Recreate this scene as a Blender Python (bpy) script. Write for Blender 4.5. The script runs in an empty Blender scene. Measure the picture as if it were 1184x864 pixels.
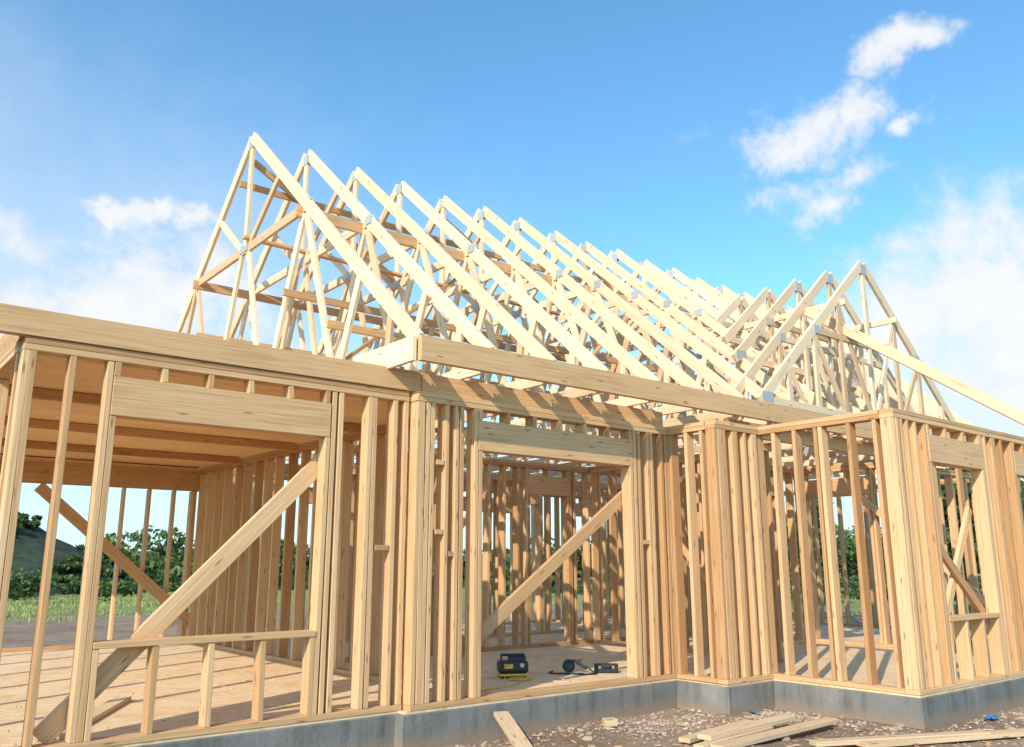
import bpy, math, random
import numpy as np
from mathutils import Vector, Matrix, noise
random.seed(7); np.random.seed(7)
R=random.random
def U(a,b): return a+(b-a)*R()
scene=bpy.context.scene
scene.view_settings.view_transform='Standard'
scene.view_settings.look='None'
scene.view_settings.exposure=0

# ------------------------------------------------------------ node helpers
def newmat(name):
    m=bpy.data.materials.new(name); m.use_nodes=True
    nt=m.node_tree; b=nt.nodes['Principled BSDF']
    return m,nt,b
def N(nt,t,**kw):
    n=nt.nodes.new(t)
    for k,v in kw.items(): setattr(n,k,v)
    return n
def ramp(nt,stops):
    n=nt.nodes.new('ShaderNodeValToRGB'); e=n.color_ramp.elements
    e[0].position=stops[0][0]; e[0].color=(*stops[0][1],1)
    e[1].position=stops[-1][0]; e[1].color=(*stops[-1][1],1)
    for p,c in stops[1:-1]:
        x=e.new(p); x.color=(*c,1)
    return n
def mixc(nt,a,b,f,mode='MIX'):
    n=nt.nodes.new('ShaderNodeMix'); n.data_type='RGBA'; n.blend_type=mode
    L=nt.links
    for s,v in ((0,f),(6,a),(7,b)):
        if isinstance(v,(int,float)): n.inputs[s].default_value=v
        elif isinstance(v,tuple): n.inputs[s].default_value=(*v,1)
        else: L.new(v,n.inputs[s])
    return n.outputs[2]
def math_(nt,op,a,b=None,c=None,clamp=False):
    n=nt.nodes.new('ShaderNodeMath'); n.operation=op; n.use_clamp=clamp
    for i,v in enumerate((a,b,c)):
        if v is None: continue
        if isinstance(v,(int,float)): n.inputs[i].default_value=v
        else: nt.links.new(v,n.inputs[i])
    return n.outputs[0]
def noise_(nt,vec,scale,detail=5,rough=.55,dist=0,out='Fac'):
    n=nt.nodes.new('ShaderNodeTexNoise'); n.inputs['Scale'].default_value=scale
    n.inputs['Detail'].default_value=detail; n.inputs['Roughness'].default_value=rough
    n.inputs['Distortion'].default_value=dist
    if vec is not None: nt.links.new(vec,n.inputs['Vector'])
    return n.outputs[out]
def bump(nt,h,b,strength=.3,dist=.01):
    n=nt.nodes.new('ShaderNodeBump'); n.inputs['Strength'].default_value=strength
    n.inputs['Distance'].default_value=dist
    nt.links.new(h,n.inputs['Height']); nt.links.new(n.outputs[0],b.inputs['Normal'])

def wood(name,c_dark,c_mid,c_light,knots=.62,rough=.62):
    m,nt,b=newmat(name); L=nt.links
    uv=N(nt,'ShaderNodeUVMap').outputs[0]
    at=N(nt,'ShaderNodeVertexColor'); at.layer_name='rnd'
    sep=N(nt,'ShaderNodeSeparateColor'); L.new(at.outputs[0],sep.inputs[0])
    mp=N(nt,'ShaderNodeMapping'); mp.inputs['Scale'].default_value=(.8,48,1); L.new(uv,mp.inputs[0])
    g=noise_(nt,mp.outputs[0],1.6,4,.65)
    r=ramp(nt,[(.28,c_dark),(.5,c_mid),(.72,c_light)]); L.new(g,r.inputs[0])
    tone=ramp(nt,[(0,(.72,.60,.48)),(.4,(.93,.88,.82)),(1,(1.08,1.07,1.05))]); L.new(sep.outputs[0],tone.inputs[0])
    col=mixc(nt,r.outputs[0],tone.outputs[0],1.0,'MULTIPLY')
    mp4=N(nt,'ShaderNodeMapping'); mp4.inputs['Scale'].default_value=(.9,4,1); L.new(uv,mp4.inputs[0])
    st=noise_(nt,mp4.outputs[0],1.3,2,.6)
    col=mixc(nt,col,(.74,.64,.54),math_(nt,'MULTIPLY',math_(nt,'SUBTRACT',st,.54,clamp=True),2.2,clamp=True),'MULTIPLY')
    mp3=N(nt,'ShaderNodeMapping'); mp3.inputs['Scale'].default_value=(2.0,11,1); L.new(uv,mp3.inputs[0])
    v=N(nt,'ShaderNodeTexVoronoi'); v.voronoi_dimensions='2D'; v.inputs['Scale'].default_value=1.0; L.new(mp3.outputs[0],v.inputs['Vector'])
    sepv=N(nt,'ShaderNodeSeparateColor'); L.new(v.outputs['Color'],sepv.inputs[0])
    k=math_(nt,'MULTIPLY',math_(nt,'SUBTRACT',.12,v.outputs['Distance'],clamp=True),12,clamp=True)
    k=math_(nt,'MULTIPLY',k,math_(nt,'GREATER_THAN',sepv.outputs[0],knots))
    col=mixc(nt,col,(.20,.09,.035),math_(nt,'MULTIPLY',k,.75))
    L.new(col,b.inputs['Base Color']); b.inputs['Roughness'].default_value=rough
    b.inputs['Specular IOR Level'].default_value=.2
    return m
M_wall=wood('pine_framing',(.51,.295,.145),(.67,.43,.235),(.78,.545,.33))
M_truss=wood('pine_truss_pale',(.64,.46,.29),(.78,.61,.43),(.86,.72,.55),.75)
M_beam=wood('pine_beam',(.50,.285,.135),(.65,.41,.22),(.75,.51,.30))
M_ceil=wood('plywood_ceiling',(.78,.46,.20),(.88,.58,.30),(.92,.66,.39),.9)
M_old=wood('weathered_lumber',(.50,.35,.21),(.64,.47,.30),(.74,.57,.40))

def mat_plate():
    m,nt,b=newmat('galvanised_plate')
    tc=N(nt,'ShaderNodeTexCoord').outputs['Object']
    v=N(nt,'ShaderNodeTexVoronoi'); v.inputs['Scale'].default_value=45; v.inputs['Randomness'].default_value=.15
    nt.links.new(tc,v.inputs['Vector'])
    r=ramp(nt,[(.15,(.22,.22,.22)),(.4,(.52,.53,.54))]); nt.links.new(v.outputs['Distance'],r.inputs[0])
    nt.links.new(r.outputs[0],b.inputs['Base Color'])
    b.inputs['Metallic'].default_value=.35; b.inputs['Roughness'].default_value=.5
    return m
M_plate=mat_plate()
def mat_concrete():
    m,nt,b=newmat('concrete'); L=nt.links
    tc=N(nt,'ShaderNodeTexCoord').outputs['Object']
    a=noise_(nt,tc,1.2,5,.65); c=noise_(nt,tc,28,3,.6)
    mp=N(nt,'ShaderNodeMapping'); mp.inputs['Scale'].default_value=(5,5,.6); L.new(tc,mp.inputs[0])
    s=noise_(nt,mp.outputs[0],1.5,4,.6)
    r=ramp(nt,[(.3,(.15,.143,.135)),(.55,(.22,.212,.20)),(.75,(.30,.29,.275))]); L.new(a,r.inputs[0])
    col=mixc(nt,r.outputs[0],(.5,.47,.43),math_(nt,'MULTIPLY',math_(nt,'SUBTRACT',s,.48,clamp=True),3.4,clamp=True),'MULTIPLY')
    col=mixc(nt,col,(.7,.7,.7),math_(nt,'MULTIPLY',c,.5),'MULTIPLY')
    sep=N(nt,'ShaderNodeSeparateXYZ'); L.new(tc,sep.inputs[0])
    f=math_(nt,'MULTIPLY',math_(nt,'SUBTRACT',math_(nt,'MULTIPLY',a,-.14),math_(nt,'ADD',sep.outputs[2],.10)),8,clamp=True)
    col=mixc(nt,col,(.28,.20,.135),math_(nt,'MULTIPLY',f,.85))
    L.new(col,b.inputs['Base Color']); b.inputs['Roughness'].default_value=.9
    bump(nt,c,b,.5,.01); return m
M_conc=mat_concrete()
def mat_osb():
    m,nt,b=newmat('osb_subfloor'); L=nt.links
    tc=N(nt,'ShaderNodeTexCoord').outputs['Object']
    v=N(nt,'ShaderNodeTexVoronoi'); v.inputs['Scale'].default_value=22
    mp=N(nt,'ShaderNodeMapping'); mp.inputs['Scale'].default_value=(.6,1.6,1); L.new(tc,mp.inputs[0]); L.new(mp.outputs[0],v.inputs['Vector'])
    sp=N(nt,'ShaderNodeSeparateColor'); L.new(v.outputs['Color'],sp.inputs[0])
    r=ramp(nt,[(0,(.58,.39,.20)),(.5,(.72,.51,.29)),(1,(.80,.61,.38))]); L.new(sp.outputs[0],r.inputs[0])
    a=noise_(nt,tc,1.1,5,.65)
    col=mixc(nt,r.outputs[0],(.76,.58,.37),math_(nt,'MULTIPLY',math_(nt,'SUBTRACT',a,.40,clamp=True),4,clamp=True))
    col=mixc(nt,col,(.72,.61,.48),math_(nt,'MULTIPLY',math_(nt,'SUBTRACT',noise_(nt,tc,2.7,5,.7),.54,clamp=True),4,clamp=True),'MULTIPLY')
    L.new(col,b.inputs['Base Color']); b.inputs['Roughness'].default_value=.8
    return m
M_osb=mat_osb()
def flat(name,c,rough=.6,metal=0,ns=40,amp=.25):
    m,nt,b=newmat(name)
    tc=N(nt,'ShaderNodeTexCoord').outputs['Object']
    n=noise_(nt,tc,ns,3)
    lo=tuple(x*(1-amp) for x in c); hi=tuple(min(1,x*(1+amp)) for x in c)
    r=ramp(nt,[(.3,lo),(.7,hi)]); nt.links.new(n,r.inputs[0]); nt.links.new(r.outputs[0],b.inputs['Base Color'])
    b.inputs['Roughness'].default_value=rough; b.inputs['Metallic'].default_value=metal
    return m
M_black=flat('black_plastic',(.02,.02,.022),.45)
M_yellow=flat('yellow_plastic',(.75,.42,.03),.4)
M_steel=flat('steel',(.45,.45,.46),.3,.9)
M_blue=flat('blue_plastic_sheet',(.03,.16,.42),.35)
M_stone=flat('gravel_stone',(.42,.33,.25),.9,0,6,.45)
M_bark=flat('bark',(.10,.075,.05),.9)

# ------------------------------------------------------------ mesh builders
class MB:
    def __init__(s): s.v=[]; s.f=[]; s.uv=[]; s.c=[]
    def board(s,p0,p1,n,w,t,tone=None,end=0):
        """p0,p1 centre line; w measured along n, t across"""
        p0=Vector(p0); p1=Vector(p1); d=(p1-p0); Ln=d.length; d.normalize()
        n=Vector(n); n=(n-d*n.dot(d)).normalized(); m=d.cross(n).normalized()
        i=len(s.v); hw=w/2; ht=t/2
        for P in (p0,p1):
            for a,b in ((-1,-1),(1,-1),(1,1),(-1,1)):
                s.v.append(P+n*hw*a+m*ht*b)
        rr=R() if tone is None else tone
        uo=U(0,50); vo=U(0,50)
        per=[w,t,w,t]; acc=0
        for k in range(4):
            k2=(k+1)%4
            s.f.append((i+k,i+k2,i+4+k2,i+4+k))
            s.uv+= [(uo,vo+acc),(uo,vo+acc+per[k]),(uo+Ln,vo+acc+per[k]),(uo+Ln,vo+acc)]
            acc+=per[k]+.31
        s.f.append((i+3,i+2,i+1,i)); s.uv+=[(uo,vo),(uo+.01,vo+.0),(uo+.01,vo+w),(uo,vo+w)]
        s.f.append((i+4,i+5,i+6,i+7)); s.uv+=[(uo,vo),(uo+.01,vo+.0),(uo+.01,vo+w),(uo,vo+w)]
        s.c+=[(rr,R(),0,1)]*24
    def obj(s,name,mat,parent=None,bevel=.003):
        me=bpy.data.meshes.new(name); me.from_pydata([tuple(v) for v in s.v],[],s.f)
        ul=me.uv_layers.new(name='UVMap'); ul.data.foreach_set('uv',np.array(s.uv,dtype=np.float32).ravel())
        ca=me.color_attributes.new('rnd','FLOAT_COLOR','CORNER'); ca.data.foreach_set('color',np.array(s.c,dtype=np.float32).ravel())
        me.update(); me.materials.append(mat)
        o=bpy.data.objects.new(name,me); scene.collection.objects.link(o)
        if parent: o.parent=parent
        if bevel:
            b=o.modifiers.new('bevel','BEVEL'); b.width=bevel; b.segments=1; b.limit_method='ANGLE'
        return o
def empty(name,loc=(0,0,0)):
    e=bpy.data.objects.new(name,None); e.location=loc; e.empty_display_size=.2
    scene.collection.objects.link(e); return e
def pyobj(name,v,f,mat,parent=None,smooth=False):
    me=bpy.data.meshes.new(name); me.from_pydata(v,[],f); me.update(); me.materials.append(mat)
    if smooth: me.polygons.foreach_set('use_smooth',[True]*len(me.polygons))
    o=bpy.data.objects.new(name,me); scene.collection.objects.link(o)
    if parent: o.parent=parent
    return o

house=empty('house_under_construction')
T=.048; D=.135; TOP=2.86
J=lambda a=.004: U(-a,a)
class Wall:
    """framing in a vertical plane from a to b (xy); s is distance along"""
    def __init__(s,a,b,depth=D,mb=None):
        s.a=Vector((a[0],a[1],0)); s.b=Vector((b[0],b[1],0)); s.L=(s.b-s.a).length
        s.d=(s.b-s.a).normalized(); s.n=Vector((-s.d.y,s.d.x,0)); s.dp=depth; s.m=mb or MB()
    def P(s,x,z,off=0): return s.a+s.d*x+s.n*off+Vector((0,0,z))
    def stud(s,x,z0=.050,z1=TOP-.099,wt=T):
        j=J(.008)
        s.m.board(s.P(x+J(.008),z0,J(.003)),s.P(x+j,z1,J(.003)),s.n,s.dp-.006,wt-.003+J(.002))
    def plates(s,x0=0,x1=None,bottom=True,top=True):
        x1=s.L if x1 is None else x1
        if bottom: s.m.board(s.P(x0,.025),s.P(x1,.025),s.n,s.dp,T)
        if top:
            s.m.board(s.P(x0,TOP-.024-.049),s.P(x1,TOP-.024-.049),s.n,s.dp,T)
            s.m.board(s.P(x0+.01,TOP-.024),s.P(x1-.01,TOP-.024),s.n,s.dp+.006,T)
    def fill(s,x0,x1,sp=.41,jit=.02):
        n=max(1,round((x1-x0)/sp))
        for i in range(n+1): s.stud(x0+(x1-x0)*i/n+(J(jit) if 0<i<n else 0))
    def header(s,x0,x1,z0=2.35,z1=2.65,cr=.4):
        s.m.board(s.P(x0+.003,(z0+z1)/2,-.0),s.P(x1-.003,(z0+z1)/2,0),(0,0,1),z1-z0,s.dp+.003,tone=U(.35,.7))
        n=max(2,round((x1-x0)/cr))
        for i in range(n+1):
            s.stud(x0+.03+(x1-x0-.06)*i/n,z1+.002,TOP-.099)
    def opening(s,x0,x1,sill=None,z0=2.35,z1=2.65):
        s.stud(x0+T/2,z1=z0-.002); s.stud(x1-T/2,z1=z0-.002)
        s.stud(x0-T*.52-.002); s.stud(x1+T*.52+.002)
        s.header(x0-.001,x1+.001,z0,z1)
        if sill:
            s.m.board(s.P(x0+T+.002,sill),s.P(x1-T-.002,sill),s.n,s.dp+.01,T)
            n=max(1,round((x1-x0)/.45))
            for i in range(n+1): s.stud(x0+T*1.6+(x1-x0-T*3.2)*i/n,z1=sill-.027)
    def block(s,x0,x1,z):
        s.m.board(s.P(x0+.026,z),s.P(x1-.026,z),s.n,s.dp-.012,T)
    def done(s,name,mat=None): return s.m.obj(name,mat or M_wall,house)

# ---- front wall A
YA,YB=6.86,6.76
w=Wall((1.0,YA),(4.25,YA)); w.plates()
for x in (.025,.076): w.stud(x)
w.stud(.33)
w.opening(.62,2.44,sill=.69)
w.stud(2.44+.105); w.stud(2.84); w.stud(2.892); w.stud(3.10); w.stud(3.215)
w.block(2.905,3.10,1.4); 
w.m.board(w.P(.42,.07,.10),w.P(2.52,2.22,.10),(1,0,-1),.15,T)
w.done('front_wall_left')
# ---- front wall B
w=Wall((4.27,YB),(7.92,YB),.15); w.plates()
for x in (.025,.076,.127,.178): w.stud(x)
w.stud(.345); w.stud(.47); w.stud(.522)
w.opening(.72,2.93); w.stud(3.04); w.stud(3.20); w.stud(3.252); w.stud(3.42); w.stud(3.50); w.stud(3.552)
w.block(.206,.345,1.55); w.block(.206,.345,2.2); w.block(.36,.47,1.35); w.block(3.04,3.20,1.5)
w.m.board(w.P(.66,.44,.105),w.P(2.98,2.05,.105),(1,0,-1),.13,T)
w.done('front_wall_middle')
# ---- jog, C wall, D walls
w=Wall((7.87,6.68),(7.87,6.125)); w.plates(); w.fill(.03,.49,.22); w.done('porch_return_wall')
w=Wall((7.80,6.05),(8.62,6.05)); w.plates()
for x in (.025,.076,.127,.178,.34,.392,.56,.72,.772): w.stud(x)
w.done('porch_front_wall')
w=Wall((8.70,6.12),(8.70,4.48)); w.plates()
for x in (.03,.082,.32,.60,.88,.94,1.28,1.58): w.stud(x)
w.done('bay_side_wall')
w=Wall((8.63,4.40),(13.2,4.40),.15); w.plates()
for x in (.025,.076,.127,.178,.31,.48): w.stud(x)
w.opening(.74,2.08,sill=.69)
w.stud(2.19); w.stud(2.40); w.stud(2.452); w.stud(2.66)
w.opening(3.0,4.0,sill=.69); w.fill(4.15,4.52,.2)
w.m.board(w.P(.70,1.75,.105),w.P(2.12,.62,.105),(1,0,1),.10,T)
w.m.board(w.P(1.15,.62,.16),w.P(2.10,1.9,.16),(1,0,-1),.10,T)
w.done('bay_front_wall')
# ---- outer walls
w=Wall((1.05,6.94),(1.05,14.72)); w.plates(); w.fill(.03,w.L-.03,1.15); w.done('left_wall')
w=Wall((1.0,14.8),(5.2,14.8)); w.plates()
for x in (.03,.08,1.9,2.86,3.26,3.66,3.95,4.0,4.15): w.stud(x,z1=2.46)
w.m.board(w.P(0,2.62),w.P(4.2,2.62),(0,0,1),.30,.15)
w.m.board(w.P(1.6,2.42,-.10),w.P(4.35,.08,-.10),(1,0,1),.17,T)
w.done('back_wall_left')
w=Wall((5.22,14.8),(17.0,14.8)); w.plates()
w.fill(.03,1.6); w.opening(1.8,2.9,sill=.9); w.fill(3.0,5.0); w.opening(5.2,6.8); w.fill(6.95,8.3); w.opening(8.5,9.6,sill=.9); w.fill(9.8,11.75)
w.done('back_wall')
w=Wall((17.0,6.86),(17.0,14.72)); w.plates(); w.fill(.03,w.L-.03,.6); w.done('right_wall')
w=Wall((13.28,6.80),(16.9,6.80)); w.plates(); w.fill(.03,w.L-.03,.5); w.done('front_wall_right')
w=Wall((13.20,4.48),(13.20,14.7)); w.plates(); w.fill(.03,2.4); w.opening(2.6,3.8); w.fill(3.95,6.0); w.opening(6.2,7.6); w.fill(7.8,w.L-.03,.5); w.done('partition_right')
# ---- partitions
w=Wall((5.10,8.0),(5.10,14.7)); w.plates(); w.fill(.03,w.L-.03,.40,.05); w.done('partition_garage')
w=Wall((5.18,10.5),(13.1,10.5)); w.plates(); w.fill(.03,3.4,.31,.05); w.opening(3.6,4.5); w.fill(4.62,5.2,.25); w.fill(5.6,6.4); w.opening(6.6,7.4); w.fill(7.5,7.85,.2); w.done('partition_hall')
w=Wall((10.2,7.0),(10.2,10.42)); w.plates(); w.fill(.03,w.L-.03,.38,.05); w.done('partition_bedroom')
w=Wall((8.78,6.9),(10.1,6.9)); w.plates(); w.fill(.03,w.L-.03,.4,.04); w.done('partition_entry')
w=Wall((10.3,8.3),(13.1,8.3)); w.plates(); w.fill(.03,.9,.4); w.opening(1.1,2.0); w.fill(2.1,2.77,.33); w.done('partition_closet')
w=Wall((7.9,12.4),(12.9,12.4)); w.plates(); w.fill(.03,1.6); w.opening(1.8,2.8); w.fill(3.0,4.97,.5); w.done('partition_rear')
w=Wall((7.2,11.0),(7.2,14.6)); w.plates(); w.fill(.03,w.L-.03,.42,.05); w.done('partition_bath')
m=MB()
m.board((6.2,10.38,.2),(7.9,10.38,2.4),(0,0,1),.09,T); m.board((9.9,7.02,.2),(8.9,7.02,2.3),(1,0,0),.09,T)
m.board((13.08,7.2,2.3),(13.08,5.0,.3),(0,0,1),.1,T); m.board((10.09,7.3,.3),(10.09,9.4,2.5),(0,0,1),.09,T)
m.obj('interior_braces',M_wall,house)

# ---- long beams
m=MB()
m.board((.2,YA-.045,2.965),(4.36,YA-.045,2.965),(0,0,1),.20,.085,tone=.6)
m.board((1.03,6.95,2.965),(1.03,15.0,2.965),(0,0,1),.20,.085)
m.board((.95,14.85,2.965),(17,14.85,2.965),(0,0,1),.20,.085)
m.board((4.38,YB+.06,2.965),(7.86,YB+.06,2.965),(0,0,1),.19,.06)
m.board((8.74,6.6,2.962),(14.9,6.6,2.962),(0,0,1),.19,.08)
m.obj('wall_beams',M_beam,house)
m=MB()
m.board((4.03,6.30,3.16),(9.32,6.30,3.16),(0,0,1),.235,.06,tone=.65)
m.board((9.325,6.31,3.16),(14.95,6.31,3.16),(0,0,1),.235,.06)
m.obj('eave_beam',M_beam,house)
m=MB()
m.board((4.0,6.335,3.16),(4.0,7.45,3.16),(0,0,1),.235,.045,tone=.95)
m.obj('eave_return_board',M_truss,house)

# ---- ceiling over A
m=MB()
y=6.95
while y<14.7:
    wd_=.40
    x=1.13
    while x<5.0:
        L_=min(U(2.0,2.6),5.05-x); 
        m.board((x,y+wd_/2,2.885+J(.001)),(x+L_-.004,y+wd_/2,2.885+J(.001)),(0,1,0),wd_-.006,.018,tone=U(.5,1)); x+=L_
    y+=wd_
m.obj('ceiling_boards',M_ceil,house,.002)
m=MB()
for i in range(3):
    yy=8.9+i*2.0
    m.board((1.13,yy,2.82),(5.0,yy,2.82),(0,0,1),.10,.045)
m.obj('ceiling_beams',M_beam,house)

# ---- trusses
RY,RZ=10.74,7.13; EY,EZ=6.32,3.31; BY=2*RY-EY
pitch=(RZ-EZ)/(RY-EY)
def rz(y): return RZ-abs(y-RY)*pitch
mt=MB(); mp_=MB()
def plate(c,plane,a=.14,b=.12):
    for s_ in (-1,1):
        if plane=='x': mp_.board((c[0]+s_*.0265,c[1]-a/2,c[2]),(c[0]+s_*.0265,c[1]+a/2,c[2]),(0,0,1),b,.003)
        else: mp_.board((c[0]-a/2,c[1]+s_*.0265,c[2]),(c[0]+a/2,c[1]+s_*.0265,c[2]),(0,0,1),b,.003)
nT=17
for i in range(nT):
    X=4.05+.80*i+J(.025)
    n=(0,0,1)
    jz=J(.03)
    mt.board((X,EY+.02,EZ-.07),(X+J(.015),RY-.02,RZ-.07+jz),n,.15,T,tone=U(.5,1))
    mt.board((X,BY-.02,EZ-.07),(X,RY+.03,RZ-.07+jz),n,.15,T,tone=U(.3,.8))
    mt.board((X,EY+.05,3.12),(X,BY-.05,3.12),n,.11,T-.001)
    cz=5.46; cy=(RZ-cz)/pitch
    mt.board((X+.001,RY-cy+.08,cz-.05),(X+.001,RY+cy-.08,cz-.05),n,.12,T-.004)
    mt.board((X,RY,cz),(X,RY,RZ-.16),(0,1,0),.10,T-.006)
    tt=T-.008
    for sg in (-1,1):
        Yc=RY+sg*cy; ym=RY+sg*3.25; yb1=RY+sg*2.75; yb2=RY+sg*.85
        mt.board((X,Yc-sg*.05,cz-.14),(X,yb1,3.17),(0,1,0),.10,tt)
        mt.board((X+.002,ym,rz(ym)-.14),(X+.002,yb1+sg*.08,3.17),(0,1,0),.10,tt)
        mt.board((X-.002,Yc-sg*.12,cz-.12),(X-.002,yb2+sg*.1,3.17),(0,1,0),.10,tt)
        mt.board((X+.003,RY+sg*.12,cz-.1),(X+.003,yb2,3.17),(0,1,0),.10,tt)
        mt.board((X-.003,RY+sg*1.0,rz(RY+1.0)-.15),(X-.003,RY+sg*.15,cz),(0,1,0),.09,tt)
        mt.board((X-.001,RY+sg*3.9,rz(RY+3.9)-.12),(X-.001,RY+sg*3.85,3.17),(0,1,0),.09,tt)
        for c in ((X,Yc,cz-.03),(X,yb1,3.14),(X,yb2,3.14)): plate(c,'x')
        plate((X,RY+sg*(RY-EY-.15),3.2),'x',.24,.15)
    plate((X,RY,RZ-.15),'x',.15,.15); plate((X,RY,cz-.04),'x',.26,.09)
mt.obj('roof_trusses',M_truss,house)
ml=MB()
x0,x1=3.95,4.05+.8*(nT-1)+.1
def runner(y,z,n=(0,1,0),w_=.09,xx0=x0,xx1=x1):
    x=xx0
    while x<xx1:
        L_=min(U(3.6,4.9),xx1-x)
        ml.board((x,y+J(.02),z),(x+L_+.1,y+J(.02),z+J(.015)),n,w_,.038,tone=U(0,.7)); x+=L_
cy=(RZ-5.46)/pitch
runner(RY-cy+.17,5.36,(0,0,1),.14); runner(RY+cy-.17,5.36,(0,0,1),.13)
runner(RY-2.6,3.20); runner(RY-.6,3.20); runner(RY+2.6,3.20)
runner(RY-2.72,3.75,(0,0,1)); runner(RY+2.72,3.75,(0,0,1))
runner(RY-.14,5.53); runner(RY+.14,6.4,(0,0,1),.09)
runner(RY-1.55,4.4,(0,0,1)); runner(RY+1.45,4.5,(0,0,1))
for k in range(4):
    xa=4.1+k*3.2
    ml.board((xa,RY+.07,6.75),(xa+2.4,RY+.07,5.5),(0,0,1),.09,.038)
    ml.board((xa,RY-2.35,3.25),(xa+2.4,RY-1.85,5.2),(0,1,0),.09,.038)
ml.obj('truss_bracing',M_beam,house)

# ---- gable trusses (ridge runs with Y)
mg=MB(); GX,GZ=12.05,5.84; GE=3.30; gp=pitch*1.02
Ys=[6.30,6.86,7.42,7.98,8.54]
for k,Y in enumerate(Ys):
    base=GE+max(0,(Y-6.34))*pitch if k>1 else GE
    half=(GZ-base)/gp
    tt=T-.008
    for sg in (-1,1):
        mg.board((GX+sg*half,Y,base-.02),(GX+sg*.02,Y,GZ-.07),(0,0,1),.14,T,tone=U(.5,.9))
        if k<2:
            for q in (.28,.52,.76):
                xx=GX+sg*half*q; zt=GZ-half*q*gp-.12
                mg.board((xx,Y,base+.05),(xx,Y,zt),(1,0,0),.09,tt)
            mg.board((GX+sg*half*.28,Y+.002,base+.05),(GX+sg*half*.52,Y+.002,GZ-half*.52*gp-.12),(1,0,0),.08,tt-.004)
            mg.board((GX+sg*.05,Y+.004,base+.05),(GX+sg*half*.28,Y+.004,GZ-half*.28*gp-.12),(1,0,0),.08,tt-.006)
        elif half>1:
            mg.board((GX+sg*half*.45,Y,base+.05),(GX+sg*half*.45,Y,GZ-half*.45*gp-.1),(1,0,0),.08,tt)
    mg.board((GX-half+.1,Y,base+.02),(GX+half-.1,Y,base+.02),(0,0,1),.10,T-.002)
    mg.board((GX,Y,base+.06),(GX,Y,GZ-.12),(1,0,0),.09,tt)
    if half>1.4: mg.board((GX-half*.5,Y-.001,GZ-half*.5*gp-.1),(GX+half*.5,Y-.001,GZ-half*.5*gp-.1),(0,0,1),.09,T-.004)
    if k<3:
        plate((GX,Y,GZ-.15),'y',.16,.16)
        plate((GX-half+.15,Y,base+.06),'y',.24,.13); plate((GX+half-.15,Y,base+.06),'y',.24,.13)
        plate((GX-half*.5,Y,GZ-half*.5*gp-.09),'y'); plate((GX+half*.5,Y,GZ-half*.5*gp-.09),'y')
for sg in (-1,1):
    mg.board((GX+sg*.75,6.2,GZ-.75*gp-.17),(GX+sg*.75,8.6,GZ-.75*gp-.17),(0,0,1),.09,.038)
mg.board((11.15,6.75,4.97),(12.62,3.95,2.78),(0,0,1),.15,T,tone=.3)
mg.obj('gable_trusses',M_truss,house)
mp_.obj('truss_plates',M_plate,house,0)

# ---- slab
out=[(.92,6.775),(4.18,6.775),(4.18,6.665),(7.78,6.665),(7.78,5.965),(8.61,5.965),(8.61,4.305),(13.29,4.305),(13.29,6.72),(17.09,6.72),(17.09,14.89),(.92,14.89)]
def prism(name,pts,z0,z1,mat,bev=0):
    n=len(pts); v=[(x,y,z0) for x,y in pts]+[(x,y,z1) for x,y in pts]
    f=[tuple(range(n-1,-1,-1)),tuple(range(n,2*n))]+[(i,(i+1)%n,n+(i+1)%n,n+i) for i in range(n)]
    o=pyobj(name,v,f,mat,house)
    if bev: b=o.modifiers.new('b','BEVEL'); b.width=bev; b.segments=2
    return o
prism('foundation_slab',out,-.6,-.022,M_conc,.008)
ins=[(.97,6.80),(4.22,6.80),(4.22,6.69),(7.82,6.69),(7.82,5.99),(8.64,5.99),(8.64,4.33),(13.25,4.33),(13.25,6.76),(17.05,6.76),(17.05,14.85),(.97,14.85)]
prism('subfloor',ins,-.021,.0,M_osb)

# ------------------------------------------------------------ ground
def gz(x,y):
    d=math.hypot(x-8,y-9)
    z=-.31+.035*noise.noise((x*.9,y*.9,0))+.018*noise.noise((x*3.1,y*3.1,4))
    z+=.010*noise.noise((x*9,y*9,7))
    if d>16: z+= .35*noise.noise((x*.08,y*.08,2))*min(1,(d-16)/15)
    z+= .75*max(0,noise.noise((x*.35,y*.35,9))-.05)*max(0,1-abs(y-20)/4.5)*(1 if y>15.6 else 0)
    return z
nx=270
s_=np.linspace(-1,1,nx); g=np.sign(s_)*(np.abs(s_)*14+np.abs(s_)**7*1500)
vs=[];fs=[]
for j in range(nx):
    for i in range(nx):
        x=6.5+g[i]; y=8.5+g[j]
        vs.append((x,y,gz(x,y)))
for j in range(nx-1):
    for i in range(nx-1):
        a=j*nx+i; fs.append((a,a+1,a+nx+1,a+nx))
m_,nt,b=newmat('dirt_and_grass'); L=nt.links
tc=N(nt,'ShaderNodeTexCoord').outputs['Object']
a=noise_(nt,tc,.8,6,.65); c=noise_(nt,tc,9,5,.7); e=noise_(nt,tc,60,3,.7)
r=ramp(nt,[(.3,(.19,.12,.075)),(.5,(.33,.22,.14)),(.72,(.47,.34,.23))]); L.new(a,r.inputs[0])
col=mixc(nt,r.outputs[0],(.52,.39,.28),math_(nt,'MULTIPLY',math_(nt,'SUBTRACT',c,.5,clamp=True),3,clamp=True))
col=mixc(nt,col,(.42,.37,.32),math_(nt,'MULTIPLY',e,.7),'MULTIPLY')
gr=ramp(nt,[(.3,(.12,.15,.03)),(.5,(.22,.26,.06)),(.72,(.34,.34,.12))]); L.new(noise_(nt,tc,1.6,6,.7),gr.inputs[0])
sep=N(nt,'ShaderNodeSeparateXYZ'); L.new(tc,sep.inputs[0])
dx=math_(nt,'SUBTRACT',sep.outputs[0],8); dy=math_(nt,'SUBTRACT',sep.outputs[1],7)
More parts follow.
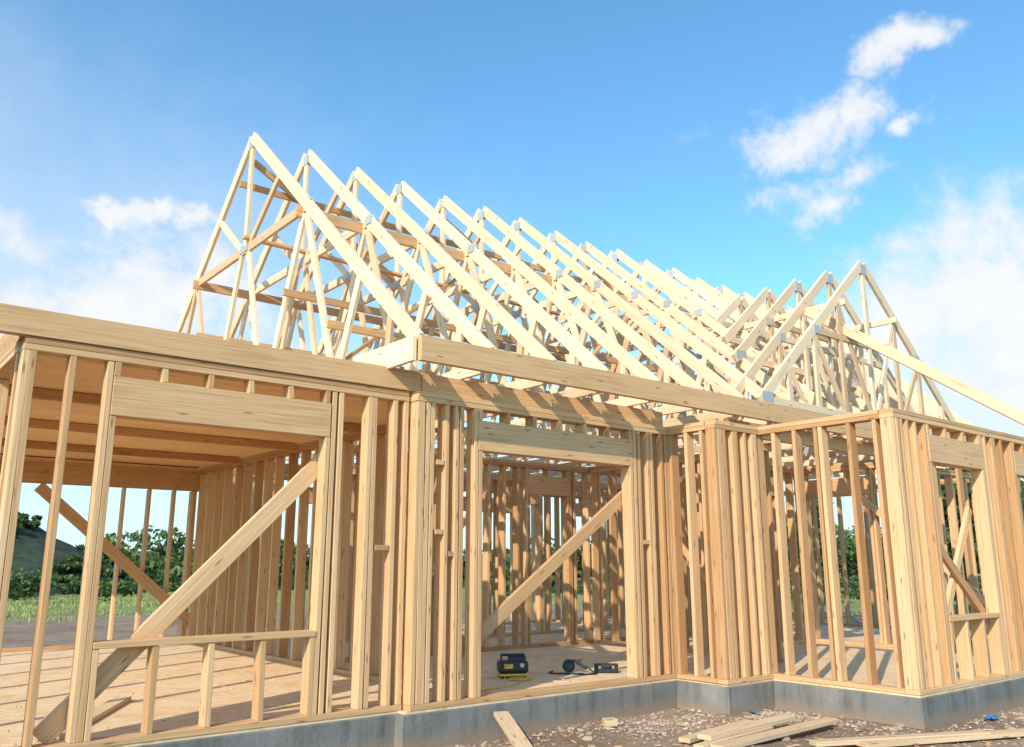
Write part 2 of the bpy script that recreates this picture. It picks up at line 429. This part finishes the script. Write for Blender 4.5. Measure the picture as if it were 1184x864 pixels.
dd=math_(nt,'SQRT',math_(nt,'ADD',math_(nt,'MULTIPLY',dx,dx),math_(nt,'MULTIPLY',dy,dy)))
dd=math_(nt,'ADD',dd,math_(nt,'MULTIPLY',a,8))
fac=math_(nt,'MULTIPLY',math_(nt,'SUBTRACT',dd,24.5),.35,clamp=True)
col=mixc(nt,col,gr.outputs[0],fac)
L.new(col,b.inputs['Base Color']); b.inputs['Roughness'].default_value=.95
h=math_(nt,'ADD',c,math_(nt,'MULTIPLY',e,.5)); bump(nt,h,b,.8,.03)
pyobj('ground',vs,fs,m_,None,True)

def stones(name,n,fn,smin,smax,mat):
    t=(1+5**.5)/2
    iv=np.array([(-1,t,0),(1,t,0),(-1,-t,0),(1,-t,0),(0,-1,t),(0,1,t),(0,-1,-t),(0,1,-t),(t,0,-1),(t,0,1),(-t,0,-1),(-t,0,1)])/1.9
    fi=[(0,11,5),(0,5,1),(0,1,7),(0,7,10),(0,10,11),(1,5,9),(5,11,4),(11,10,2),(10,7,6),(7,1,8),(3,9,4),(3,4,2),(3,2,6),(3,6,8),(3,8,9),(4,9,5),(2,4,11),(6,2,10),(8,6,7),(9,8,1)]
    V=[];F=[]
    for k in range(n):
        x,y=fn(); s=smin*(smax/smin)**(R()**2.2)
        q=iv*(1+np.random.uniform(-.25,.25,(12,1)))*s*np.array([U(.7,1.3),U(.7,1.3),U(.45,.8)])
        an=U(0,6.28); ca,sa=math.cos(an),math.sin(an)
        z=gz(x,y); b0=len(V)
        for p in q: V.append((x+p[0]*ca-p[1]*sa,y+p[0]*sa+p[1]*ca,z+p[2]+s*.15))
        F+=[(a_+b0,b_+b0,c_+b0) for a_,b_,c_ in fi]
    return pyobj(name,V,F,mat)
def near_found():
    while True:
        seg=random.choice([((4.2,6.6),(7.8,6.6),.8),((5.8,6.55),(7.75,6.3),1.6),((6.2,6.4),(7.75,6.1),1.4),((7.8,5.9),(8.6,5.9),1),((8.5,5.9),(8.5,4.3),1.0),((8.6,4.25),(12,4.25),.7)])
        t=R(); (ax,ay),(bx,by),wd=seg
        x=ax+(bx-ax)*t; y=ay+(by-ay)*t-abs(random.gauss(0,.25))*wd-.02; x-=abs(random.gauss(0,.25)) if ax==8.5 else 0
        return x,y
stones('gravel',2200,near_found,.006,.026,M_stone)
M_clod=flat('dirt_clods_mat',(.34,.23,.15),.95,0,5,.4)
stones('dirt_clods',4200,lambda:(U(2,14),U(1.5,6.6) if R()<.8 else U(2,6.6)),.006,.045,M_clod)
mc=MB()
for k in range(340):
    x,y=U(3.5,11),U(2.8,6.5)
    if x>8.5 and y>4.2: continue
    an=U(0,6.28); l=U(.02,.11); z=gz(x,y)+.012
    mc.board((x,y,z),(x+l*math.cos(an),y+l*math.sin(an),z+U(-.004,.008)),(0,0,1),.006,U(.008,.03))
mc.obj('wood_scraps',M_old,None,0)
mc=MB()
for k in range(240):
    x,y=U(1.3,8.0),U(7.1,12)
    an=U(0,6.28); l=U(.008,.035) if R()<.97 else U(.15,.4)
    mc.board((x,y,.006),(x+l*math.cos(an),y+l*math.sin(an),.007),(0,0,1),.008,U(.005,.016) if l<.1 else .05,tone=1)
mc.obj('floor_scraps',M_old,None,0)

def lumber(p0,p1,w_=.14,t_=.04,n=(0,0,1)):
    mm=MB(); mm.board(p0,p1,n,t_,w_,tone=U(.5,1)); return mm.obj('lumber_board',M_old,None,.003)
lumber((5.22,6.61,-.10),(4.82,5.75,-.26),.14)
lumber((6.2,4.90,-.26),(8.10,4.98,-.25)); lumber((6.25,5.30,-.265),(7.42,5.44,-.255),.12); lumber((6.3,5.12,-.22),(7.75,5.22,-.215),.14)
lumber((6.1,5.02,-.262),(7.3,5.15,-.258),.10)
lumber((7.0,4.50,-.26),(8.58,3.72,-.25),.12); lumber((7.3,4.22,-.265),(9.6,3.3,-.26),.14)
lumber((6.30,6.35,-.26),(6.42,6.30,-.26),.10,.07)
lumber((1.6,7.3,.022),(2.5,8.9,.022),.14); lumber((1.45,7.25,.065),(1.95,8.6,.065),.09)
def crumple(x,y,s):
    V=[];F=[];n=9
    for j in range(n):
        for i in range(n):
            u=(i/(n-1)-.5); v=(j/(n-1)-.5); px=x+u*s*1.4+J(.01); py=y+v*s+J(.01)
            V.append((px,py,gz(px,py)+.012+.5*s*abs(noise.noise((px*14,py*14,1)))+.02*R()))
    for j in range(n-1):
        for i in range(n-1):
            q=j*n+i; F.append((q,q+1,q+n+1,q+n))
    return pyobj('blue_plastic_scrap',V,F,M_blue)
crumple(9.62,4.11,.10); crumple(8.02,5.84,.07)

# ------------------------------------------------------------ tools on the floor
def prim(kind,name,parent,mat,loc,scale=(1,1,1),rot=(0,0,0),bev=.01,**kw):
    if kind=='cube': bpy.ops.mesh.primitive_cube_add(size=1)
    elif kind=='cyl': bpy.ops.mesh.primitive_cylinder_add(vertices=24,radius=.5,depth=1)
    o=bpy.context.object; o.name=name; o.data.materials.append(mat)
    o.scale=scale; o.rotation_euler=rot; o.location=loc; o.parent=parent
    if bev:
        bpy.context.view_layer.objects.active=o; o.select_set(True)
        bpy.ops.object.transform_apply(location=False,rotation=False,scale=True)
        b=o.modifiers.new('b','BEVEL'); b.width=bev; b.segments=3
    return o
def cable(name,pts,r,mat,parent=None):
    c=bpy.data.curves.new(name,'CURVE'); c.dimensions='3D'; c.bevel_depth=r; c.bevel_resolution=3
    s=c.splines.new('NURBS'); s.points.add(len(pts)-1)
    for p,q in zip(s.points,pts): p.co=(*q,1)
    s.use_endpoint_u=True; s.order_u=4
    o=bpy.data.objects.new(name,c); scene.collection.objects.link(o); c.materials.append(mat); o.parent=parent; return o
tb=empty('air_compressor',(6.42,7.92,0)); tb.rotation_euler=(0,0,math.radians(-30))
prim('cube','body',tb,M_black,(0,0,.12),(.34,.22,.13),bev=.03)
prim('cube','base_rail',tb,M_yellow,(0,0,.035),(.32,.2,.03),bev=.01)
prim('cube','side_panel',tb,M_yellow,(-.06,-.113,.13),(.10,.012,.05),bev=.004)
prim('cyl','gauge',tb,M_steel,(.09,-.118,.14),(.05,.05,.02),(math.pi/2,0,0),bev=.003)
prim('cyl','motor',tb,M_black,(.05,0,.19),(.10,.10,.2),(0,math.pi/2,0),bev=.01)
for x in (-.13,.13): prim('cube','handle_post',tb,M_black,(x,0,.20),(.02,.03,.08),bev=.006)
prim('cyl','handle_grip',tb,M_black,(0,0,.245),(.03,.03,.28),(0,math.pi/2,0),bev=.006)
for x,y in ((-.13,-.08),(.13,-.08),(-.13,.08),(.13,.08)): prim('cyl','foot',tb,M_black,(x,y,.012),(.04,.04,.024),bev=.003)
pts=[(.17,-.05,.08)]
for k in range(26):
    a_=k*.9; rr=.10+.03*math.sin(k*1.7); pts.append((.05+rr*1.6*math.cos(a_),-.24+rr*.8*math.sin(a_),.012+.002*(k%4)))
cable('air_hose',pts,.006,M_yellow,tb)
cs=empty('circular_saw',(7.22,7.80,0)); cs.rotation_euler=(0,0,math.radians(-45))
prim('cube','base_plate',cs,M_steel,(0,0,.012),(.30,.14,.006),bev=.002)
prim('cyl','blade_guard',cs,M_black,(-.03,.0,.08),(.15,.15,.03),(math.pi/2,0,0),bev=.006)
prim('cyl','blade',cs,M_steel,(-.03,.02,.075),(.13,.13,.004),(math.pi/2,0,0),bev=0)
prim('cyl','motor',cs,M_black,(-.02,-.07,.08),(.09,.09,.12),(math.pi/2,0,0),bev=.01)
prim('cube','rear_handle',cs,M_black,(.12,-.02,.09),(.14,.035,.035),(0,.5,0),bev=.012)
prim('cube','grip',cs,M_black,(.05,-.02,.14),(.16,.03,.03),(0,-.1,0),bev=.012)
cable('power_cord',[(.18,-.02,.08),(.25,-.03,.012),(.33,-.1,.01),(.28,-.2,.01),(.1,-.22,.01),(-.05,-.16,.01),(-.2,-.2,.01),(-.3,-.1,.01),(-.22,.05,.01)],.008,M_black,cs)
tc_=empty('tool_case',(7.55,7.55,0)); tc_.rotation_euler=(0,0,math.radians(-42))
prim('cube','lower_shell',tc_,M_black,(0,0,.035),(.28,.14,.065),bev=.012)
prim('cube','lid',tc_,M_black,(0,0,.085),(.285,.145,.03),bev=.012)
for x in (-.08,.08): prim('cube','latch',tc_,M_steel,(x,-.075,.07),(.03,.008,.03),bev=.002)
prim('cyl','handle',tc_,M_black,(0,-.095,.075),(.018,.018,.1),(0,math.pi/2,0),bev=.004)
cable('extension_cord',[(5.3,7.2,.008),(5.6,7.35,.008),(5.9,7.25,.008),(6.2,7.5,.008),(6.35,7.7,.008)],.006,M_yellow)

# ------------------------------------------------------------ vegetation
def mat_leaf():
    m,nt,b=newmat('foliage'); L=nt.links
    at=N(nt,'ShaderNodeVertexColor'); at.layer_name='rnd'
    sep=N(nt,'ShaderNodeSeparateColor'); L.new(at.outputs[0],sep.inputs[0])
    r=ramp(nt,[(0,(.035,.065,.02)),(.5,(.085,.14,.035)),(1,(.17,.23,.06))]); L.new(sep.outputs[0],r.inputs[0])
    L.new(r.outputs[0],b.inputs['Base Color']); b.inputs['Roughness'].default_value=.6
    tr=N(nt,'ShaderNodeBsdfTranslucent'); L.new(r.outputs[0],tr.inputs[0])
    mx=N(nt,'ShaderNodeMixShader'); mx.inputs[0].default_value=.3
    L.new(b.outputs[0],mx.inputs[1]); L.new(tr.outputs[0],mx.inputs[2]); L.new(mx.outputs[0],nt.nodes['Material Output'].inputs[0])
    return m
M_leaf=mat_leaf()
def leafcloud(trees,nper,size):
    C=[];T_=[]
    for (x,y,z,h,r) in trees:
        nb=7; tt=R()*.35
        for k in range(nb):
            bc=np.array([x+random.gauss(0,r*.45),y+random.gauss(0,r*.45),z+h*U(.22,.85)])
            br=r*U(.35,.65); n=nper//nb
            dirs=np.random.normal(size=(n,3)); dirs/=np.linalg.norm(dirs,axis=1)[:,None]
            rad=br*np.random.uniform(.3,1.08,(n,1))**.5
            hs=min(1,.32*h/br)
            p=bc+dirs*rad*np.array([1,1,.8*hs]); C.append(p)
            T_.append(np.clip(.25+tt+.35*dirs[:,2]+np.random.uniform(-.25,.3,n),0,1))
    C=np.concatenate(C); T_=np.concatenate(T_); n=len(C)
    a=np.random.normal(size=(n,3)); a/=np.linalg.norm(a,axis=1)[:,None]
    b_=np.cross(a,np.random.normal(size=(n,3))); b_/=np.linalg.norm(b_,axis=1)[:,None]
    s=size*np.random.uniform(.6,1.4,(n,1))
    q=np.stack([C-a*s,C+b_*s*.6,C+a*s,C-b_*s*.6],1).reshape(-1,3)
    return q,T_
def leaf_obj(name,q,T_,parent=None):
    n=len(T_); me=bpy.data.meshes.new(name)
    me.vertices.add(n*4); me.vertices.foreach_set('co',q.astype(np.float32).ravel())
    me.loops.add(n*4); me.loops.foreach_set('vertex_index',np.arange(n*4,dtype=np.int32))
    me.polygons.add(n); me.polygons.foreach_set('loop_start',np.arange(0,n*4,4,dtype=np.int32))
    me.update(calc_edges=True); me.validate()
    ca=me.color_attributes.new('rnd','FLOAT_COLOR','CORNER')
    cc=np.ones((n*4,4),dtype=np.float32); cc[:,:3]=np.repeat(T_,4)[:,None]; ca.data.foreach_set('color',cc.ravel())
    me.materials.append(M_leaf)
    o=bpy.data.objects.new(name,me); scene.collection.objects.link(o); o.parent=parent; return o
def wpos(az,d):
    a=math.radians(51-az); return d*math.cos(a),d*math.sin(a)
trees=[]
az=-50
while az<56:
    d=U(62,85); x,y=wpos(az,d); h=U(2.6,4.2)+(.8 if az>18 else 0)
    trees.append((x,y,-.5,h,U(2.0,3.2))); az+=U(.9,1.7)
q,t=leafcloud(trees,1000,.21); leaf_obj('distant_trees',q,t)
sh=[]
for k in range(40):
    x,y=wpos(U(-48,52),U(40,56)); sh.append((x,y,-.45,U(.7,1.6),U(.9,1.8)))
hx,hy=wpos(-32.0,58)
def hill_z(u,v):
    rr=min(1,math.hypot(u,v))
    return 4.1*(math.cos(rr*math.pi)*.5+.5)*(1+.25*noise.noise((u*3,v*3,0)))+.35*noise.noise((u*12,v*12,1))*(1-rr)-.5
for k in range(90):
    u,v=U(-.9,.9),U(-.8,.2); sh.append((hx+u*14,hy+v*9,hill_z(u,v)-.15,U(.4,.9),U(.5,1.1)))
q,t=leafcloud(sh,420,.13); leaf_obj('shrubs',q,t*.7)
def tree(az,d,h,r):
    x,y=wpos(az,d); e_=empty('tree',(0,0,0)); V=[];F=[]
    def limb(p,q_,r0,r1,ns=7):
        p=Vector(p);q_=Vector(q_);dr=(q_-p).normalized(); n_=dr.orthogonal().normalized(); mm=dr.cross(n_); b0=len(V)
        for P,rr in ((p,r0),((p+q_)/2+n_*r0*.4,(r0+r1)/2),(q_,r1)):
            for k in range(ns):
                a_=k/ns*6.283; V.append(tuple(P+(n_*math.cos(a_)+mm*math.sin(a_))*rr))
        for l in range(2):
            for k in range(ns): F.append((b0+l*ns+k,b0+l*ns+(k+1)%ns,b0+(l+1)*ns+(k+1)%ns,b0+(l+1)*ns+k))
    limb((x,y,-.6),(x+.1,y,h*.5),.13,.08)
    for k in range(7):
        a_=k*.9; z0=h*U(.3,.5); limb((x+.05,y,z0),(x+math.cos(a_)*r*.7,y+math.sin(a_)*r*.7,h*U(.55,.85)),.06,.015)
    pyobj('trunk',V,F,M_bark,e_)
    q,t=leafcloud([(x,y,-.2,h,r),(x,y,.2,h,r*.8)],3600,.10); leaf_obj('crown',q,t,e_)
tree(27.0,30,4.9,1.9); tree(31.0,34,4.6,1.8); tree(18.5,36,3.9,1.7)
V=[];F=[]
for k in range(14000):
    a_=U(-50,50) if R()<.5 else U(-34,-16); d=27+24*R()**.8; x,y=wpos(a_,d)
    if y<17.5 and x<19: continue
    if noise.noise((x*.3,y*.3,3))<-.1 and d<34: continue
    z=gz(x,y); hh=U(.05,.16); an=U(0,6.28); wv=U(.012,.03); lx,ly=random.gauss(0,.06),random.gauss(0,.06); b0=len(V)
    V+=[(x-wv*math.cos(an),y-wv*math.sin(an),z-.02),(x+wv*math.cos(an),y+wv*math.sin(an),z-.02),(x+lx,y+ly,z+hh)]
    F.append((b0,b0+1,b0+2))
M_grass=flat('grass_blades',(.28,.31,.10),.7,0,.6,.4)
pyobj('grass',V,F,M_grass)
V=[];F=[];n=48
for j in range(n):
    for i in range(n):
        u=(i/(n-1)-.5)*2; v=(j/(n-1)-.5)*2
        V.append((hx+u*14,hy+v*9,hill_z(u,v)))
for j in range(n-1):
    for i in range(n-1):
        q_=j*n+i; F.append((q_,q_+1,q_+n+1,q_+n))
M_hill=flat('hill_scrub',(.03,.045,.024),.95,0,1.6,.6)
pyobj('hill',V,F,M_hill,None,True)
V=[];F=[];n=90
for i in range(n):
    az=-60+i*1.45; x,y=wpos(az,240); h=4+3*noise.noise((i*.13,0,0))+1*noise.noise((i*.5,0,5))
    x2,y2=wpos(az,300); V+=[(x,y,-2),(x2,y2,h),(x2*1.3,y2*1.3,-2)]
for i in range(n-1):
    b0=i*3
    F+=[(b0,b0+3,b0+4,b0+1),(b0+1,b0+4,b0+5,b0+2)]
pyobj('distant_hills',V,F,flat('far_woodland',(.08,.12,.09),.95,0,.05,.4),None,True)

# ------------------------------------------------------------ world
SUN=Vector((-1.0,-.48,.70)).normalized()
el=math.asin(SUN.z); azs=math.atan2(SUN.x,SUN.y)
wd=bpy.data.worlds.new('World'); scene.world=wd; wd.use_nodes=True
nt=wd.node_tree; L=nt.links
for n_ in list(nt.nodes): nt.nodes.remove(n_)
outw=N(nt,'ShaderNodeOutputWorld')
sky=N(nt,'ShaderNodeTexSky'); sky.sky_type='NISHITA'; sky.sun_disc=False
sky.sun_elevation=el; sky.sun_rotation=azs; sky.air_density=1.0; sky.dust_density=.5; sky.ozone_density=1.5
tint=mixc(nt,sky.outputs[0],(1.12,1.80,1.98),1.0,'MULTIPLY')
bg=N(nt,'ShaderNodeBackground'); bg.inputs[1].default_value=.138; L.new(tint,bg.inputs[0])
tc=N(nt,'ShaderNodeTexCoord').outputs['Generated']
sp=N(nt,'ShaderNodeSeparateXYZ'); L.new(tc,sp.inputs[0])
wc=N(nt,'ShaderNodeSeparateColor'); L.new(noise_(nt,tc,6,5,.6,0,'Color'),wc.inputs[0])
A=math_(nt,'ADD',math_(nt,'ARCTAN2',sp.outputs[1],sp.outputs[0]),math_(nt,'MULTIPLY',math_(nt,'SUBTRACT',wc.outputs[0],.5),.30))
E=math_(nt,'ADD',math_(nt,'ARCSINE',sp.outputs[2]),math_(nt,'MULTIPLY',math_(nt,'SUBTRACT',wc.outputs[1],.5),.17))
n1=noise_(nt,tc,11,6,.66,.2)
nn=math_(nt,'SUBTRACT',n1,.5)
def blob(az,el_,ra,re):
    da=math_(nt,'DIVIDE',math_(nt,'SUBTRACT',A,math.radians(51-az)),math.radians(ra))
    de=math_(nt,'DIVIDE',math_(nt,'SUBTRACT',E,math.radians(el_)),math.radians(re))
    return math_(nt,'SUBTRACT',1,math_(nt,'SQRT',math_(nt,'ADD',math_(nt,'MULTIPLY',da,da),math_(nt,'MULTIPLY',de,de))))
def cloud(blobs,k,lo,hi,nz=nn):
    m=None
    for bb in blobs:
        v=blob(*bb); m=v if m is None else math_(nt,'MAXIMUM',m,v)
    v=math_(nt,'ADD',math_(nt,'MAXIMUM',m,-1),math_(nt,'MULTIPLY',nz,k))
    mr=N(nt,'ShaderNodeMapRange'); mr.interpolation_type='SMOOTHSTEP'; mr.inputs[1].default_value=lo; mr.inputs[2].default_value=hi
    L.new(v,mr.inputs[0]); return mr.outputs[0],v
cum,raw=cloud([(19.5,27.2,6.0,2.7),(23.2,27.6,4.6,2.2),(27.6,30.6,3.4,1.9),(20.4,23.6,4.6,2.3),(27,25.4,3.0,1.5),
     (30,16.0,10,5.6),(34,12,13,8),(25,13.5,7.5,5.0),(22,9,8,5),
     (-23,15.0,8.5,5.4),(-19,10,11,6),(-33,19.2,8,2.6),(-25.0,20.8,2.8,1.2),(-34,12,10,7)],2.3,.02,.85)
veil,_=cloud([(-40,12,42,20),(10,0,90,13),(36,8,22,12)],.9,-.30,1.1,math_(nt,'MULTIPLY',nn,.5))
cr=ramp(nt,[(0.0,(.68,.77,.89)),(.45,(.87,.92,.97)),(.95,(1,1,1))])
L.new(raw,cr.inputs[0])
bgc=N(nt,'ShaderNodeBackground'); bgc.inputs[1].default_value=.98; L.new(cr.outputs[0],bgc.inputs[0])
bgv=N(nt,'ShaderNodeBackground'); bgv.inputs[0].default_value=(.76,.88,1,1); bgv.inputs[1].default_value=.95
m1=N(nt,'ShaderNodeMixShader'); L.new(math_(nt,'MULTIPLY',veil,.88),m1.inputs[0]); L.new(bg.outputs[0],m1.inputs[1]); L.new(bgv.outputs[0],m1.inputs[2])
m2=N(nt,'ShaderNodeMixShader'); L.new(math_(nt,'MULTIPLY',cum,.92),m2.inputs[0]); L.new(m1.outputs[0],m2.inputs[1]); L.new(bgc.outputs[0],m2.inputs[2])
L.new(m2.outputs[0],outw.inputs[0])

sl=bpy.data.lights.new('sun','SUN'); sl.energy=5.0; sl.angle=math.radians(.5); sl.color=(1,.89,.74)
so=bpy.data.objects.new('sun',sl); scene.collection.objects.link(so)
so.rotation_euler=SUN.to_track_quat('Z','Y').to_euler(); so.location=SUN*30

cam=bpy.data.cameras.new('camera'); cam.lens=29.92; cam.sensor_width=36; cam.clip_start=.05; cam.clip_end=6000
co=bpy.data.objects.new('camera',cam); scene.collection.objects.link(co)
co.location=(0,0,1.26); co.rotation_euler=(math.radians(90+12.6),0,math.radians(-39))
scene.camera=co
